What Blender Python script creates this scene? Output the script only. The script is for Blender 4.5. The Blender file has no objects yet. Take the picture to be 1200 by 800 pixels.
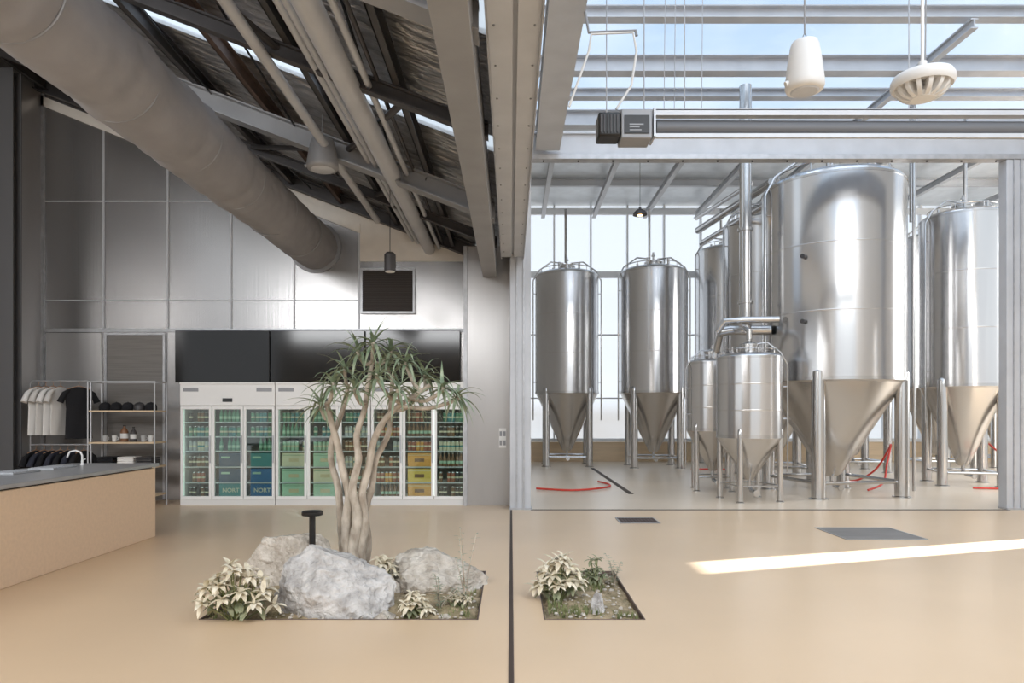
import bpy, math, random, bmesh
from mathutils import Vector, Matrix, noise, Quaternion
random.seed(7)
COL = bpy.context.scene.collection
CX, HY, F, CZ = 599.0, 485.0, 800.0, 1.5
def W(px, py, d):
    return Vector(((px-CX)*d/F, d, CZ+(HY-py)*d/F))
def lin(c):
    return tuple(((x/255)/12.92 if x/255 <= .04045 else ((x/255+.055)/1.055)**2.4) for x in c)
# ------------------------------------------------------------------ materials
def mat(name, col, rough=.5, metal=0, var=0., vscale=6, bump=0., bscale=60, col2=None, stretch=(1,1,1), emis=0, coat=0, rvar=0, spec=None, bstretch=None, ramp=(.35,.65), bdist=.02):
    m = bpy.data.materials.new(name); m.use_nodes = True
    nt = m.node_tree; N = nt.nodes; L = nt.links; p = N['Principled BSDF']
    c = lin(col)
    p.inputs['Base Color'].default_value = (*c, 1)
    p.inputs['Roughness'].default_value = rough
    p.inputs['Metallic'].default_value = metal
    if spec is not None: p.inputs['Specular IOR Level'].default_value = spec
    if coat: p.inputs['Coat Weight'].default_value = coat
    if emis:
        p.inputs['Emission Color'].default_value = (*c, 1); p.inputs['Emission Strength'].default_value = emis
    if var or col2 or bump or rvar:
        tc = N.new('ShaderNodeTexCoord'); mp = N.new('ShaderNodeMapping')
        mp.inputs['Scale'].default_value = stretch
        L.new(tc.outputs['Object'], mp.inputs['Vector'])
        if var or col2 or rvar:
            n = N.new('ShaderNodeTexNoise'); n.inputs['Scale'].default_value = vscale; n.inputs['Detail'].default_value = 6
            L.new(mp.outputs[0], n.inputs['Vector'])
            r = N.new('ShaderNodeValToRGB'); r.color_ramp.elements[0].position = ramp[0]; r.color_ramp.elements[1].position = ramp[1]
            a = col2 and lin(col2) or tuple(x*(1-var) for x in c)
            b = c if col2 else tuple(min(1, x*(1+var)) for x in c)
            r.color_ramp.elements[0].color = (*a, 1); r.color_ramp.elements[1].color = (*b, 1)
            L.new(n.outputs['Fac'], r.inputs[0])
            if var or col2: L.new(r.outputs[0], p.inputs['Base Color'])
            if rvar:
                mr = N.new('ShaderNodeMapRange'); mr.inputs['To Min'].default_value = max(0.02, rough-rvar); mr.inputs['To Max'].default_value = rough+rvar
                L.new(n.outputs['Fac'], mr.inputs['Value']); L.new(mr.outputs[0], p.inputs['Roughness'])
        if bump:
            mp2 = N.new('ShaderNodeMapping'); mp2.inputs['Scale'].default_value = bstretch or stretch
            L.new(tc.outputs['Object'], mp2.inputs['Vector'])
            n2 = N.new('ShaderNodeTexNoise'); n2.inputs['Scale'].default_value = bscale; n2.inputs['Detail'].default_value = 5
            L.new(mp2.outputs[0], n2.inputs['Vector'])
            bn = N.new('ShaderNodeBump'); bn.inputs['Strength'].default_value = bump; bn.inputs['Distance'].default_value = bdist
            L.new(n2.outputs['Fac'], bn.inputs['Height']); L.new(bn.outputs[0], p.inputs['Normal'])
    return m
def glassmat(name, tint=(1,1,1), gloss=.08, diff=0., dcol=(1,1,1)):
    m = bpy.data.materials.new(name); m.use_nodes = True
    nt = m.node_tree; N = nt.nodes; L = nt.links; N.remove(N['Principled BSDF']); o = N['Material Output']
    t = N.new('ShaderNodeBsdfTransparent'); t.inputs[0].default_value = (*tint, 1)
    g = N.new('ShaderNodeBsdfGlossy'); g.inputs['Roughness'].default_value = .03
    x = N.new('ShaderNodeMixShader'); x.inputs[0].default_value = gloss
    L.new(t.outputs[0], x.inputs[1]); L.new(g.outputs[0], x.inputs[2]); out = x
    if diff:
        tr = N.new('ShaderNodeBsdfTranslucent'); tr.inputs[0].default_value = (*dcol, 1)
        y = N.new('ShaderNodeMixShader'); y.inputs[0].default_value = diff
        L.new(x.outputs[0], y.inputs[1]); L.new(tr.outputs[0], y.inputs[2]); out = y
    L.new(out.outputs[0], o.inputs['Surface'])
    return m
M = {}
M['floor'] = mat('polished_concrete', (218,190,157), .33, var=.04, vscale=.5)
M['bfloor'] = mat('brewery_concrete', (214,196,173), .33, var=.05, vscale=.6)
M['steel'] = mat('brushed_steel', (208,207,207), .19, 1, var=.03, vscale=2, stretch=(2,2,.1))
M['cone'] = mat('cone_steel', (206,203,200), .26, 1)
M['leg'] = mat('leg_steel', (196,195,194), .22, 1)
M['wall'] = mat('silver_polycarbonate', (168,166,165), .25, .75, var=.05, vscale=.8, stretch=(.6,.6,1), bump=.12, bscale=1.0, bstretch=(30,1,.35), bdist=.008)
M['wall2'] = mat('pale_polycarbonate', (184,182,181), .28, .6, var=.05, vscale=1.5, stretch=(1,1,.3), bump=.12, bscale=1, bstretch=(26,26,.4), bdist=.008)
M['cream'] = mat('cream_plaster', (228,222,213), .7, var=.03)
M['foil'] = mat('roof_foil', (188,188,190), .3, .78, var=.3, vscale=5, stretch=(.8,2.0,1), bump=1.0, bscale=5, bdist=.1)
M['foilw'] = mat('white_foil', (226,231,235), .4, .3, var=.06, vscale=3, bump=.4, bscale=5)
M['mull'] = mat('white_mullion', (236,238,240), .5)
M['rust'] = mat('rust_steel', (98,82,75), .6, .2, var=.2, vscale=5)
M['dark'] = mat('dark_steel', (74,72,73), .5, .3, var=.1)
M['post'] = mat('grey_post', (104,104,106), .5, .2)
M['grey'] = mat('grey_steel', (146,147,150), .45, .15, var=.06, vscale=3)
M['lgrey'] = mat('light_grey_steel', (192,194,198), .4, .15, var=.05, vscale=3)
M['galv'] = mat('galvanised_steel', (180,181,184), .38, .5, var=.1, vscale=9)
M['white'] = mat('white_enamel', (238,237,235), .35)
M['offw'] = mat('white_plastic', (220,219,217), .5)
M['black'] = mat('black_plastic', (22,22,23), .4)
M['screen'] = mat('screen_glass', (14,12,12), .1, spec=.45)
M['rubber'] = mat('dark_rubber', (74,62,54), .7)
M['duct'] = mat('duct_fabric', (152,151,154), .8, var=.04, vscale=5, bump=.3, bscale=3.5)
M['bar'] = mat('peach_render', (232,204,174), .8, var=.03, vscale=30)
M['top'] = mat('steel_worktop', (182,182,184), .3, .4, var=.04)
M['trunk'] = mat('pale_bark', (200,188,172), .85, col2=(150,136,120), vscale=12, stretch=(1,1,.5), bump=.5, bscale=25)
M['leaf'] = mat('aloe_leaf', (160,170,142), .5, col2=(106,124,98), vscale=9)
M['cleaf'] = mat('cream_leaf', (236,226,205), .6, col2=(202,190,162), vscale=14)
M['gleaf'] = mat('green_leaf', (158,158,126), .6, col2=(114,122,90), vscale=14)
M['rock'] = mat('granite', (206,202,198), .85, col2=(158,153,149), vscale=9, bump=1, bscale=18, ramp=(.3,.6), bdist=.05)
M['rock2'] = mat('warm_granite', (214,205,193), .85, col2=(172,161,147), vscale=9, bump=1, bscale=18, bdist=.05)
M['soil'] = mat('soil', (184,164,134), .95, col2=(136,124,92), vscale=9, bump=1, bscale=50)
M['moss'] = mat('moss', (146,148,102), .9, col2=(102,112,68), vscale=20)
M['timber'] = mat('timber_strip', (220,196,164), .6, var=.06, vscale=4, stretch=(.3,1,4))
M['dwood'] = mat('grey_wood', (128,124,120), .6, var=.1, vscale=8, stretch=(.2,1,8))
M['red'] = mat('red_hose', (205,62,46), .45)
M['glass'] = glassmat('door_glass', (.86,.93,.90), .08)
M['roofglass'] = glassmat('roof_glass', (.93,.96,1), .03, .14, (.9,.95,1))
M['frost'] = glassmat('frosted_panel', (.97,.98,1), .02, .12, (.96,.98,1))
M['skylight'] = glassmat('skylight_sheet', (.85,.88,.9), .02, .5)
M['grille'] = mat('grille', (72,66,63), .6, .3, bump=.5, bscale=90)
M['shirtw'] = mat('white_cotton', (240,238,235), .9, bump=.2, bscale=12)
M['shirtc'] = mat('ecru_cotton', (218,215,211), .9, bump=.2, bscale=12)
M['shirtb'] = mat('black_cotton', (26,26,30), .9, bump=.2, bscale=12)
M['shirtg'] = mat('navy_cotton', (50,52,64), .9)
M['hang'] = mat('hanger_wood', (190,150,120), .6)
M['inner'] = mat('fridge_liner', (104,110,107), .6)
M['strip'] = mat('fridge_lamp', (225,240,232), .5, emis=1.8)
M['alu'] = mat('can_aluminium', (200,200,200), .25, 1)
M['warm'] = mat('warm_bulb', (255,205,140), .5, emis=8)
for k, c in dict(green=(96,148,122), teal=(60,134,138), navy=(44,76,106), mint=(172,202,178), orange=(228,160,74), redc=(170,98,76),
                 cream=(220,210,184), dk=(66,62,62), silver=(184,184,184), brown=(128,90,64), kraft=(208,188,156), blue=(44,106,156), yellow=(230,192,96)).items():
    M['c_'+k] = mat('label_'+k, c, .45)
# ------------------------------------------------------------------ mesh builder
class MB:
    def __init__(s): s.v=[]; s.f=[]; s.m=[]
    def add(s, vs, fs, mi=0):
        o=len(s.v); s.v += [tuple(v) for v in vs]
        for f in fs: s.f.append(tuple(i+o for i in f)); s.m.append(mi)
        return s
    def box(s,x0,x1,y0,y1,z0,z1,mi=0):
        return s.add([(x0,y0,z0),(x1,y0,z0),(x1,y1,z0),(x0,y1,z0),(x0,y0,z1),(x1,y0,z1),(x1,y1,z1),(x0,y1,z1)],
              [(0,3,2,1),(4,5,6,7),(0,1,5,4),(1,2,6,5),(2,3,7,6),(3,0,4,7)],mi)
    def prism(s,poly,y0,y1,mi=0):   # poly in xz
        n=len(poly); vs=[(x,y0,z) for x,z in poly]+[(x,y1,z) for x,z in poly]
        fs=[tuple(range(n)),tuple(range(2*n-1,n-1,-1))]+[(i,i+n,(i+1)%n+n,(i+1)%n) for i in range(n)]
        return s.add(vs,fs,mi)
    def lathe(s,prof,cx=0,cy=0,n=48,mi=0,cz=0):
        vs=[];fs=[]
        for r,z in prof:
            for i in range(n):
                a=2*math.pi*i/n; vs.append((cx+r*math.cos(a),cy+r*math.sin(a),z+cz))
        for k in range(len(prof)-1):
            for i in range(n):
                j=(i+1)%n; fs.append((k*n+i,k*n+j,(k+1)*n+j,(k+1)*n+i))
        if prof[0][0]>1e-4: fs.append(tuple(range(n-1,-1,-1)))
        if prof[-1][0]>1e-4: fs.append(tuple(range((len(prof)-1)*n,len(prof)*n)))
        return s.add(vs,fs,mi)
    def tube(s,pts,r,n=12,mi=0):
        pts=[Vector(p) for p in pts]
        if not isinstance(r,(list,tuple)): r=[r]*len(pts)
        t=(pts[1]-pts[0]).normalized(); up=Vector((0,0,1)) if abs(t.z)<.9 else Vector((1,0,0))
        u=t.cross(up).normalized(); vs=[];fs=[]
        for k,p in enumerate(pts):
            if k==0: tt=pts[1]-pts[0]
            elif k==len(pts)-1: tt=pts[-1]-pts[-2]
            else: tt=(pts[k+1]-p).normalized()+(p-pts[k-1]).normalized()
            tt=tt.normalized(); u=(u-tt*u.dot(tt)).normalized(); w=tt.cross(u)
            for i in range(n):
                a=2*math.pi*i/n; vs.append(p+(u*math.cos(a)+w*math.sin(a))*r[k])
        for k in range(len(pts)-1):
            for i in range(n):
                j=(i+1)%n; fs.append((k*n+i,k*n+j,(k+1)*n+j,(k+1)*n+i))
        fs.append(tuple(range(n-1,-1,-1))); fs.append(tuple(range((len(pts)-1)*n,len(pts)*n)))
        return s.add(vs,fs,mi)
    def mesh(s,name,mats,sharp=38):
        me=bpy.data.meshes.new(name); me.from_pydata(s.v,[],s.f)
        if not isinstance(mats,(list,tuple)): mats=[mats]
        for m in mats: me.materials.append(M[m] if isinstance(m,str) else m)
        me.polygons.foreach_set('material_index',s.m)
        me.polygons.foreach_set('use_smooth',[True]*len(s.f))
        me.update(); me.validate()
        bm=bmesh.new(); bm.from_mesh(me); bmesh.ops.recalc_face_normals(bm,faces=bm.faces); bm.to_mesh(me); bm.free()
        me.set_sharp_from_angle(angle=math.radians(sharp))
        return me
    def obj(s,name,mats,parent=None,loc=(0,0,0),rot=(0,0,0),bevel=0,label=None,cat=None,group=None,kind=None,sharp=38):
        return put(s.mesh(name,mats,sharp),name,parent,loc,rot,bevel,label,cat,group,kind)
def put(me,name,parent=None,loc=(0,0,0),rot=(0,0,0),bevel=0,label=None,cat=None,group=None,kind=None):
    o=bpy.data.objects.new(name,me); COL.objects.link(o); o.location=loc; o.rotation_euler=rot
    if parent: o.parent=parent
    if bevel:
        b=o.modifiers.new('bevel','BEVEL'); b.width=bevel; b.segments=2; b.limit_method='ANGLE'
    if label: o['label']=label
    if cat: o['category']=cat
    if group: o['group']=group
    if kind: o['kind']=kind
    return o
def thing(name,loc,label,cat,group=None,rot=(0,0,0)):
    return put(None,name,None,loc,rot,0,label,cat,group)
def struct(mb,name,mats,bevel=0):
    return mb.obj(name,mats,kind='structure',bevel=bevel)
def text_mesh(txt,size,m):
    cu=bpy.data.curves.new('lettering','FONT'); cu.body=txt; cu.size=size; cu.align_x='CENTER'; cu.align_y='CENTER'; cu.extrude=.001; cu.offset=size*.015
    o=bpy.data.objects.new('t',cu); COL.objects.link(o); bpy.context.view_layer.update()
    me=bpy.data.meshes.new_from_object(o.evaluated_get(bpy.context.evaluated_depsgraph_get()))
    bpy.data.objects.remove(o); me.materials.clear(); me.materials.append(M[m]); return me
# ------------------------------------------------------------------ shell
BW=11.9; LX=-8.17; PD=10.8
def roofz(x): return 4.4+.385*(-.58-x)
mb=MB()
xs=[-12,-2.28,-.24,.24,.98,18]; ys=[-6,4.98,6.52,PD-.15]
for i in range(5):
    for j in range(3):
        if j==1 and i in (1,3): continue
        mb.add([(xs[i],ys[j],0),(xs[i+1],ys[j],0),(xs[i+1],ys[j+1],0),(xs[i],ys[j+1],0)],[(0,1,2,3)])
mb.add([(-12,PD-.15,0),(.2,PD-.15,0),(.2,24,0),(-12,24,0)],[(0,1,2,3)])
struct(mb,'floor','floor')
struct(MB().add([(.2,PD-.15,0),(18,PD-.15,0),(18,24,0),(.2,24,0)],[(0,1,2,3)]),'floor','bfloor')
wb=[(LX,0),(-.75,0),(-.75,roofz(-.75)),(LX,roofz(LX))]
struct(MB().prism(wb,BW,BW+.1),'wall_back','wall')
struct(MB().box(LX-.1,LX,6.5,BW,0,roofz(LX)),'wall_left','wall2')
struct(MB().box(-9.1,.08,-3.2,-3.1,0,4.3),'wall_front','cream')
struct(MB().box(-.74,-.03,11.2,BW+.1,0,4.25),'wall_pier','wall2')
struct(MB().box(-.03,.2,PD+.12,BW+.1,0,4.25),'wall_jamb','wall2')
struct(MB().box(.08,.19,-3,PD-.1,4.25,8.1),'wall_middle','cream')
struct(MB().box(.0,.2,BW+.1,21.6,0,8.1),'wall_side','cream')
def wpoly(pts,d,off=0): return [(W(x,y,d).x,W(x,y,d).z) for x,y in pts]
struct(MB().prism(wpoly([(300,190),(556,288),(556,306),(422,306),(422,273),(300,222)],BW-.02),BW-.03,BW-.002),'trim_1','cream')
struct(MB().prism(wpoly([(20,101),(300,211),(422,262),(422,273),(300,225),(20,112)],BW-.04),BW-.05,BW-.03),'trim_2','cream')
n=3
for px in (122,197,271,345,421):
    x=W(px,0,BW).x; zt=1.5+(485-(112+(px-20)*.398))*BW/F
    zb=W(0,386,BW).z
    struct(MB().box(x-.015,x+.015,BW-.02,BW,zb,zt),'trim_%d'%n,'lgrey'); n+=1
for py,x0 in ((236,LX),(352,LX)):
    z=W(0,py,BW).z; x1=-3.9 if py==236 else -2.6
    struct(MB().box(x0,x1,BW-.012,BW,z-.01,z+.01),'trim_%d'%n,'lgrey'); n+=1
struct(MB().box(LX,-.75,BW-.03,BW,W(0,387,BW).z-.03,W(0,387,BW).z+.03),'trim_%d'%n,'galv'); n+=1
struct(MB().box(LX,LX+.05,BW-.05,BW,0,roofz(LX)-.1),'trim_%d'%n,'galv'); n+=1
struct(MB().box(-.78,-.72,11.17,11.2,0,4.25),'trim_%d'%n,'galv'); n+=1
mb=MB()
mb.box(9,9.12,-3,8.68,0,8.1).box(9,9.12,9.08,11.5,0,8.1).box(9,9.12,8.68,9.08,3.4,8.1)
struct(mb,'wall_right','cream')  # out of view; slit added to cut the spot down to a floor streak
struct(MB().box(17,17.1,15,21.6,0,8.1),'wall_brewery','foilw')
struct(MB().box(.2,17,21.6,21.75,0,.62),'wall_far','timber')
def roofslab(y0,y1,m,name,t=.04):
    struct(MB().prism([(-9,roofz(-9)),(.1,roofz(.1)),(.1,roofz(.1)+t),(-9,roofz(-9)+t)],y0,y1),name,m)
roofslab(-3,4.4,'foil','ceiling'); roofslab(4.95,6.75,'foil','ceiling'); roofslab(7.15,12,'foil','ceiling')
roofslab(4.4,4.95,'skylight','window_1'); roofslab(6.75,7.15,'skylight','window_2')
struct(MB().box(.1,17,15,21.75,8.12,8.2),'ceiling','foilw')
struct(MB().box(.1,9.1,-3,10.8,8.12,8.14),'window_3','roofglass')
struct(MB().box(.1,17,10.8,15,8.12,8.14),'window_4','roofglass')
k=5
xw=.2
while xw<16.9:
    x2=min(xw+1.16,17)
    struct(MB().box(xw+.02,x2-.02,21.65,21.67,.66,8.1),'window_%d'%k,'frost'); k+=1
    struct(MB().box(x2-.025,x2+.025,21.56,21.72,.62,8.1),'trim_%d'%n,'mull'); n+=1
    xw=x2
for z,h in ((.68,.05),(2.0,.02),(4.0,.02),(5.9,.1),(7.9,.1)):
    struct(MB().box(.2,17,21.54,21.64,z-h,z+h),'trim_%d'%n,'mull'); n+=1
# ------------------------------------------------------------------ left roof steelwork
for i,x in enumerate((-1.0,-1.95,-2.9,-3.75,-4.6,-5.5,-6.4,-7.3,-7.95)):
    z=roofz(x)
    m=MB(); m.box(x-.03,x+.03,-3,11.85,z-.2,z-.19).box(x-.03,x-.02,-3,11.85,z-.2,z-.02).box(x-.03,x+.03,-3,11.85,z-.03,z-.02)
    rs=i in (2,4,6)
    m.obj('roof_purlin','rust' if rs else 'dark',label='%s steel channel purlin under the foil roof'%('rust-brown' if rs else 'dark grey'),cat='beam',group='roof purlins')
def rafter(y,w,dz,h,m,name,lab,x0=-9,x1=-.2):
    mb=MB(); a=roofz(x0)-dz; b=roofz(x1)-dz
    t=.02
    mb.prism([(x0,a),(x1,b),(x1,b-t),(x0,a-t)],y-w/2,y+w/2)
    mb.prism([(x0,a-h),(x1,b-h),(x1,b-h-t),(x0,a-h-t)],y-w/2,y+w/2)
    mb.prism([(x0,a),(x1,b),(x1,b-h),(x0,a-h)],y-.01,y+.01)
    mb.obj(name,m,label=lab,cat='beam',group='roof rafters')
rafter(11.7,.14,.04,.2,'dark','roof_rafter','dark steel I-beam rafter against the gable wall')
rafter(9.9,.1,.2,.12,'dark','roof_rafter','slim dark steel rafter under the foil roof')
rafter(8.2,.2,.2,.22,'grey','roof_rafter','grey painted steel I-beam rafter under the roof')
rafter(6.0,.1,.2,.12,'dark','roof_rafter','slim dark steel rafter under the foil roof')
rafter(4.2,.2,.2,.22,'grey','roof_rafter','grey painted steel I-beam rafter under the roof')
def ybeam(x0,x1,z0,z1,y0,y1,m,name,lab,flange=.02,cat='beam'):
    mb=MB(); mb.box(x0,x1,y0,y1,z0,z0+flange).box(x0,x1,y0,y1,z1-flange,z1)
    c=(x0+x1)/2; mb.box(c-.01,c+.01,y0,y1,z0+flange,z1-flange)
    return mb.obj(name,m,label=lab,cat=cat,group='long steel beams')
mb=MB(); mb.box(-.46,-.235,.5,11.15,3.74,3.76).box(-.46,-.44,.5,11.15,3.76,4.12).box(-.255,-.235,.5,11.15,3.76,4.12)
mb.obj('channel_beam','grey',label='grey painted steel channel beam with upturned flanges',cat='beam',bevel=.004)
r=thing('track_beam',(0,.5,3.95),'pale grey boxed steel beam carrying the sliding door track','beam')
mb=MB(); mb.box(-.15,.01,0,10.15,0,.25).box(.04,.19,0,10.15,0,.25).box(-.15,.19,0,10.15,.05,.25)
mb.obj('beam_body','lgrey',r,bevel=.004)
for x in (-.154,.194): MB().box(x-.006,x+.006,0,10.15,-.03,.06).obj('edge_angle','galv',r)
mb=MB()
for i in range(20):
    for x in (-.11,.15): mb.lathe([(.008,-.008),(.008,0)],x,.3+i*.5,8)
o=mb.obj('bolt','grey',r); o['kind']='stuff'
ybeam(.38,.76,5.62,5.95,.5,10.68,'lgrey','steel_beam','light grey painted steel I-beam below the glass roof')
mb=MB(); mb.tube([(-1.42,.8,4.36),(-1.42,11.85,4.36)],.10,20)
mb.obj('roof_pipe','lgrey',label='large pale grey service pipe under the roof',cat='pipe')
for i,(x,z,rr) in enumerate(((-1.62,4.48,.035),(-1.71,4.53,.035),(-1.25,4.38,.03),(-1.17,4.42,.02))):
    MB().tube([(x,.8,z),(x,11.85,z)],rr,12).obj('conduit','lgrey' if i<3 else 'dark',label='thin straight steel conduit running beside the service pipe',cat='pipe',group='roof conduits')
MB().tube([(-2.16,.8,4.62),(-2.16,11.0,4.62)],.05,14).obj('roof_pipe','lgrey',label='slim grey pipe hanging below the roof',cat='pipe')
MB().tube([(-4.42,.8,5.55),(-4.42,11.85,5.55)],.06,14).obj('roof_pipe','lgrey',label='slim pale pipe above the fabric duct',cat='pipe')
for a,b in (((-2.9,4.5),(-1.95,6.2)),((-1.0,6.2),(-1.95,8.2)),((-1.95,8.2),(-3.75,9.9)),((-4.6,6.2),(-5.5,8.2)),((-1.0,8.2),(-1.95,9.9))):
    MB().tube([(a[0],a[1],roofz(a[0])-.25),(b[0],b[1],roofz(b[0])-.25)],.035,8).obj('roof_brace','dark',label='diagonal dark steel brace under the roof',cat='beam',group='roof braces')
for x in (-1.2,-2.4,-3.4,-5.0,-6.0):
    MB().tube([(x,4.5,roofz(x)-.16),(x-.2,8.2,roofz(x-.2)-.22),(x,11.6,roofz(x)-.16)],.012,6).obj('roof_cable','black',label='thin black cable slung beneath the roof',cat='cable',group='roof cables')
# fabric duct
c=W(370,290,BW); R=.385
mb=MB(); pts=[];rad=[]
y=.3
while y<BW-.06:
    ph=(y%1.25)/1.25
    pts.append((c.x,y,c.z-.0)); rad.append(R*(1-.04*math.exp(-((ph-.5)/.05)**2)+.008*math.sin(y*9)))
    y+=.06
pts.append((c.x,BW-.01,c.z)); rad.append(R)
r=thing('fabric_duct',(0,0,0),'large grey fabric air duct with ring seams','duct')
mb.tube(pts,rad,72)
nv=[]
for v in mb.v:
    p=Vector(v); dv=Vector((p.x-c.x,0,p.z-c.z)); q=noise.noise(Vector((p.x*2,p.y*1.5,p.z*2)))*.025+noise.noise(Vector((p.x*5,p.y*5,p.z*5)))*.014+abs(noise.noise(Vector((p.x*9,p.y*7,p.z*9))))*-.016
    p+=dv.normalized()*q; nv.append(tuple(p))
mb.v=nv; mb.obj('duct_fabric','duct',r,sharp=80)
for yy in [1.2+1.25*i for i in range(9)]:
    MB().tube([(c.x+R*math.cos(a)*.985,yy-.3,c.z+R*math.sin(a)*.985) for a in [i*math.pi/16 for i in range(33)]],.01,6).obj('ring_seam','grey',r)
mb=MB()
y=1.
while y<BW-.2:
    for an in (.42,-.9):
        a=math.pi*an; p=Vector((c.x+R*1.01*math.cos(a),y,c.z+R*1.01*math.sin(a)))
        mb.tube([p,p+Vector((math.cos(a),0,math.sin(a)))*.02],.012,6)
    y+=.1
o=mb.obj('perforation','dark',r); o['kind']='stuff'
MB().lathe([(R*1.0,0),(R*1.16,0),(R*1.16,.03),(R*1.0,.03)],0,0,48).obj('wall_collar','grey',r,loc=(c.x,BW-.04,c.z),rot=(-math.pi/2,0,0))
# ------------------------------------------------------------------ opening frame
def frame_post(x0,x1,name,lab):
    r=thing(name,(x0,PD,0),lab,'post')
    w=x1-x0
    MB().box(0,w,-.08,.1,0,5.5).obj('post_body','lgrey',r,bevel=.006)
    for a,b in ((.3,.36),(.62,.7)): MB().box(w*a,w*b,-.1,-.08,0,5.5).obj('guide_rib','galv',r)
    MB().box(-.01,w+.01,-.11,.1,0,.03).obj('base_plate','galv',r)
frame_post(-.02,.31,'door_post','tall pale grey ribbed steel door post')
frame_post(7.78,8.12,'door_post','tall pale grey steel door post by the tanks')
r=thing('door_header',(.31,PD,5.5),'long galvanised steel header with sliding door track','beam')
MB().box(-.33,7.9,-.1,.08,0,.08).obj('track','galv',r,bevel=.004)
MB().box(-.33,7.9,-.04,.1,.08,.42).box(-.33,7.9,-.09,.1,.40,.44).obj('header_channel','lgrey',r)
mb=MB()
for i in range(15): mb.lathe([(.014,-.02),(.014,0)],.2+i*.55,-.02,8)
o=mb.obj('bolt','dark',r); o['kind']='stuff'
for i,(yy,h,hw) in enumerate(((9.6,.14,.06),(11.1,.2,.1),(12.65,.3,.12),(13.9,.18,.1),(14.9,.34,.12),(17.0,.2,.06),(19.2,.2,.06))):
    x1=17 if yy>10.8 else 9
    mb=MB(); mb.box(.2,x1,yy-hw,yy+hw,8.1-h,8.12-h).box(.2,x1,yy-.01,yy+.01,8.12-h,8.08).box(.2,x1,yy-hw,yy+hw,8.08,8.1)
    mb.obj('cross_beam','lgrey',label='light grey steel cross beam beneath the glass roof',cat='beam',group='glass roof cross beams')
for x in (1.0,2.6,4.2,5.8,7.4,9.2,11.5,14):
    y0=15.0
    if x in (7.4,11.5): y0=10.9
    mb=MB(); mb.box(x-.06,x+.06,y0,21.5,7.66,7.68).box(x-.012,x+.012,y0,21.5,7.68,7.8).box(x-.06,x+.06,y0,21.5,7.8,7.82)
    mb.obj('roof_joist','lgrey',label='light steel joist running along the brewery ceiling',cat='beam',group='brewery ceiling joists')
# ------------------------------------------------------------------ roller blind and motor
r=thing('roller_blind',W(768,150,7),'rolled-up grey roller blind tube with pale rail','blind')
MB().tube([(0,0,-.01),(5.2,0,-.03)],.085,24).obj('roll','post',r)
MB().box(-.02,5.2,-.1,-.09,.09,.15).box(-.02,5.2,-.1,.1,.14,.155).obj('rail','lgrey',r)
MB().box(-.02,5.2,-.09,-.05,-.13,-.09).obj('bottom_bar','lgrey',r)
MB().box(-.04,-.02,-.12,.12,-.13,.16).obj('end_bracket','galv',r)
for x in (.3,2.6,5.0):
    MB().tube([(x,0,.15),(x,0,3.6)],.006,6).obj('hanging_rod','galv',r)
c=W(733,150,6.95)
r=thing('blind_motor',c,'black and silver blind motor box with a small label','motor')
MB().box(-.29,-.06,-.11,.13,-.12,.12).obj('motor_housing','black',r,bevel=.02)
MB().box(-.06,.25,-.11,.15,-.145,.15).obj('gear_housing','grey',r,bevel=.012)
MB().box(-.03,.22,-.125,-.11,-.1,.08).obj('label_plate','black',r)
for a,b,z0,z1 in ((.02,.16,-.02,-.008),(.02,.12,-.045,-.035),(.02,.14,-.075,-.065)): MB().box(a,b,-.128,-.125,z0,z1).obj('printed_line','grey',r)
for i in range(6): MB().box(-.27+i*.033,-.258+i*.033,-.125,-.11,-.09,.09).obj('cooling_fin','dark',r)
for p in ((-.2,-.05),(.18,-.05)): MB().tube([(p[0],p[1],.1),(p[0],p[1],3.75)],.006,6).obj('hanging_rod','galv',r)
MB().tube([W(667,125,6.9),W(690,60,6.9),W(693,40,6.9),W(742,38,6.9),W(746,60,6.9),W(740,100,6.9),W(722,128,6.9)],.012,8).obj('power_cable','offw',label='white looping power cable above the motor',cat='cable')
MB().tube([W(683,0,7.0)+Vector((0,0,3.2)),W(683,0,7.0),W(690,38,7.0),W(745,36,7.0),W(746,42,7.0)],.016,8).obj('electrical_conduit','grey',label='grey bent electrical conduit above the blind motor',cat='pipe')
for px in (778,790,822): MB().tube([W(px,145,7.15),W(px+4,0,7.15)+Vector((0,0,2.3))],.004,6).obj('hanging_wire','galv',label='fine steel suspension wire',cat='wire',group='suspension wires')
# ------------------------------------------------------------------ pendant speakers
def speaker(px,py,d,s,m,ztop,lab):
    r=thing('pendant_speaker',W(px,py,d),lab,'speaker')
    MB().lathe([(0,0),(.11*s,0),(.128*s,.008),(.137*s,.03),(.136*s,.06),(.12*s,.2),(.1*s,.33),(.09*s,.355),(.07*s,.365),(0,.37)],n=40).obj('speaker_body',m,r,sharp=60)
    MB().lathe([(0,-.012),(.09*s,-.01),(.1*s,0),(0,.002)],n=32).obj('speaker_grille','lgrey',r)
    MB().tube([(0,0,.42),(0,0,ztop-r.location.z)],.006,6).obj('suspension_cord','grey',r)
    MB().tube([(-.03,0,.36),(0,0,.43),(.03,0,.36)],.006,6).obj('hook','grey',r)
    MB().tube([(-.128*s,-.02,.05),(-.15*s,-.02,.04)],.02,10).obj('side_knob',m,r)
speaker(943,107,5,1.0,'offw',8.1,'white tapered pendant loudspeaker hanging on a cord')
speaker(378,199,8,1.35,'grey',roofz(-2.2)-.02,'grey tapered pendant loudspeaker below the roof')
r=thing('ceiling_sensor',W(1081,92,5),'white disc pendant sensor with slotted underside on a rod','sensor')
MB().lathe([(0,.045),(.06,.043),(.15,.035),(.195,.018),(.21,-.01),(.21,-.05),(.195,-.07),(.185,-.06),(0,-.05)],n=48).obj('disc','offw',r,sharp=50)
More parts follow.
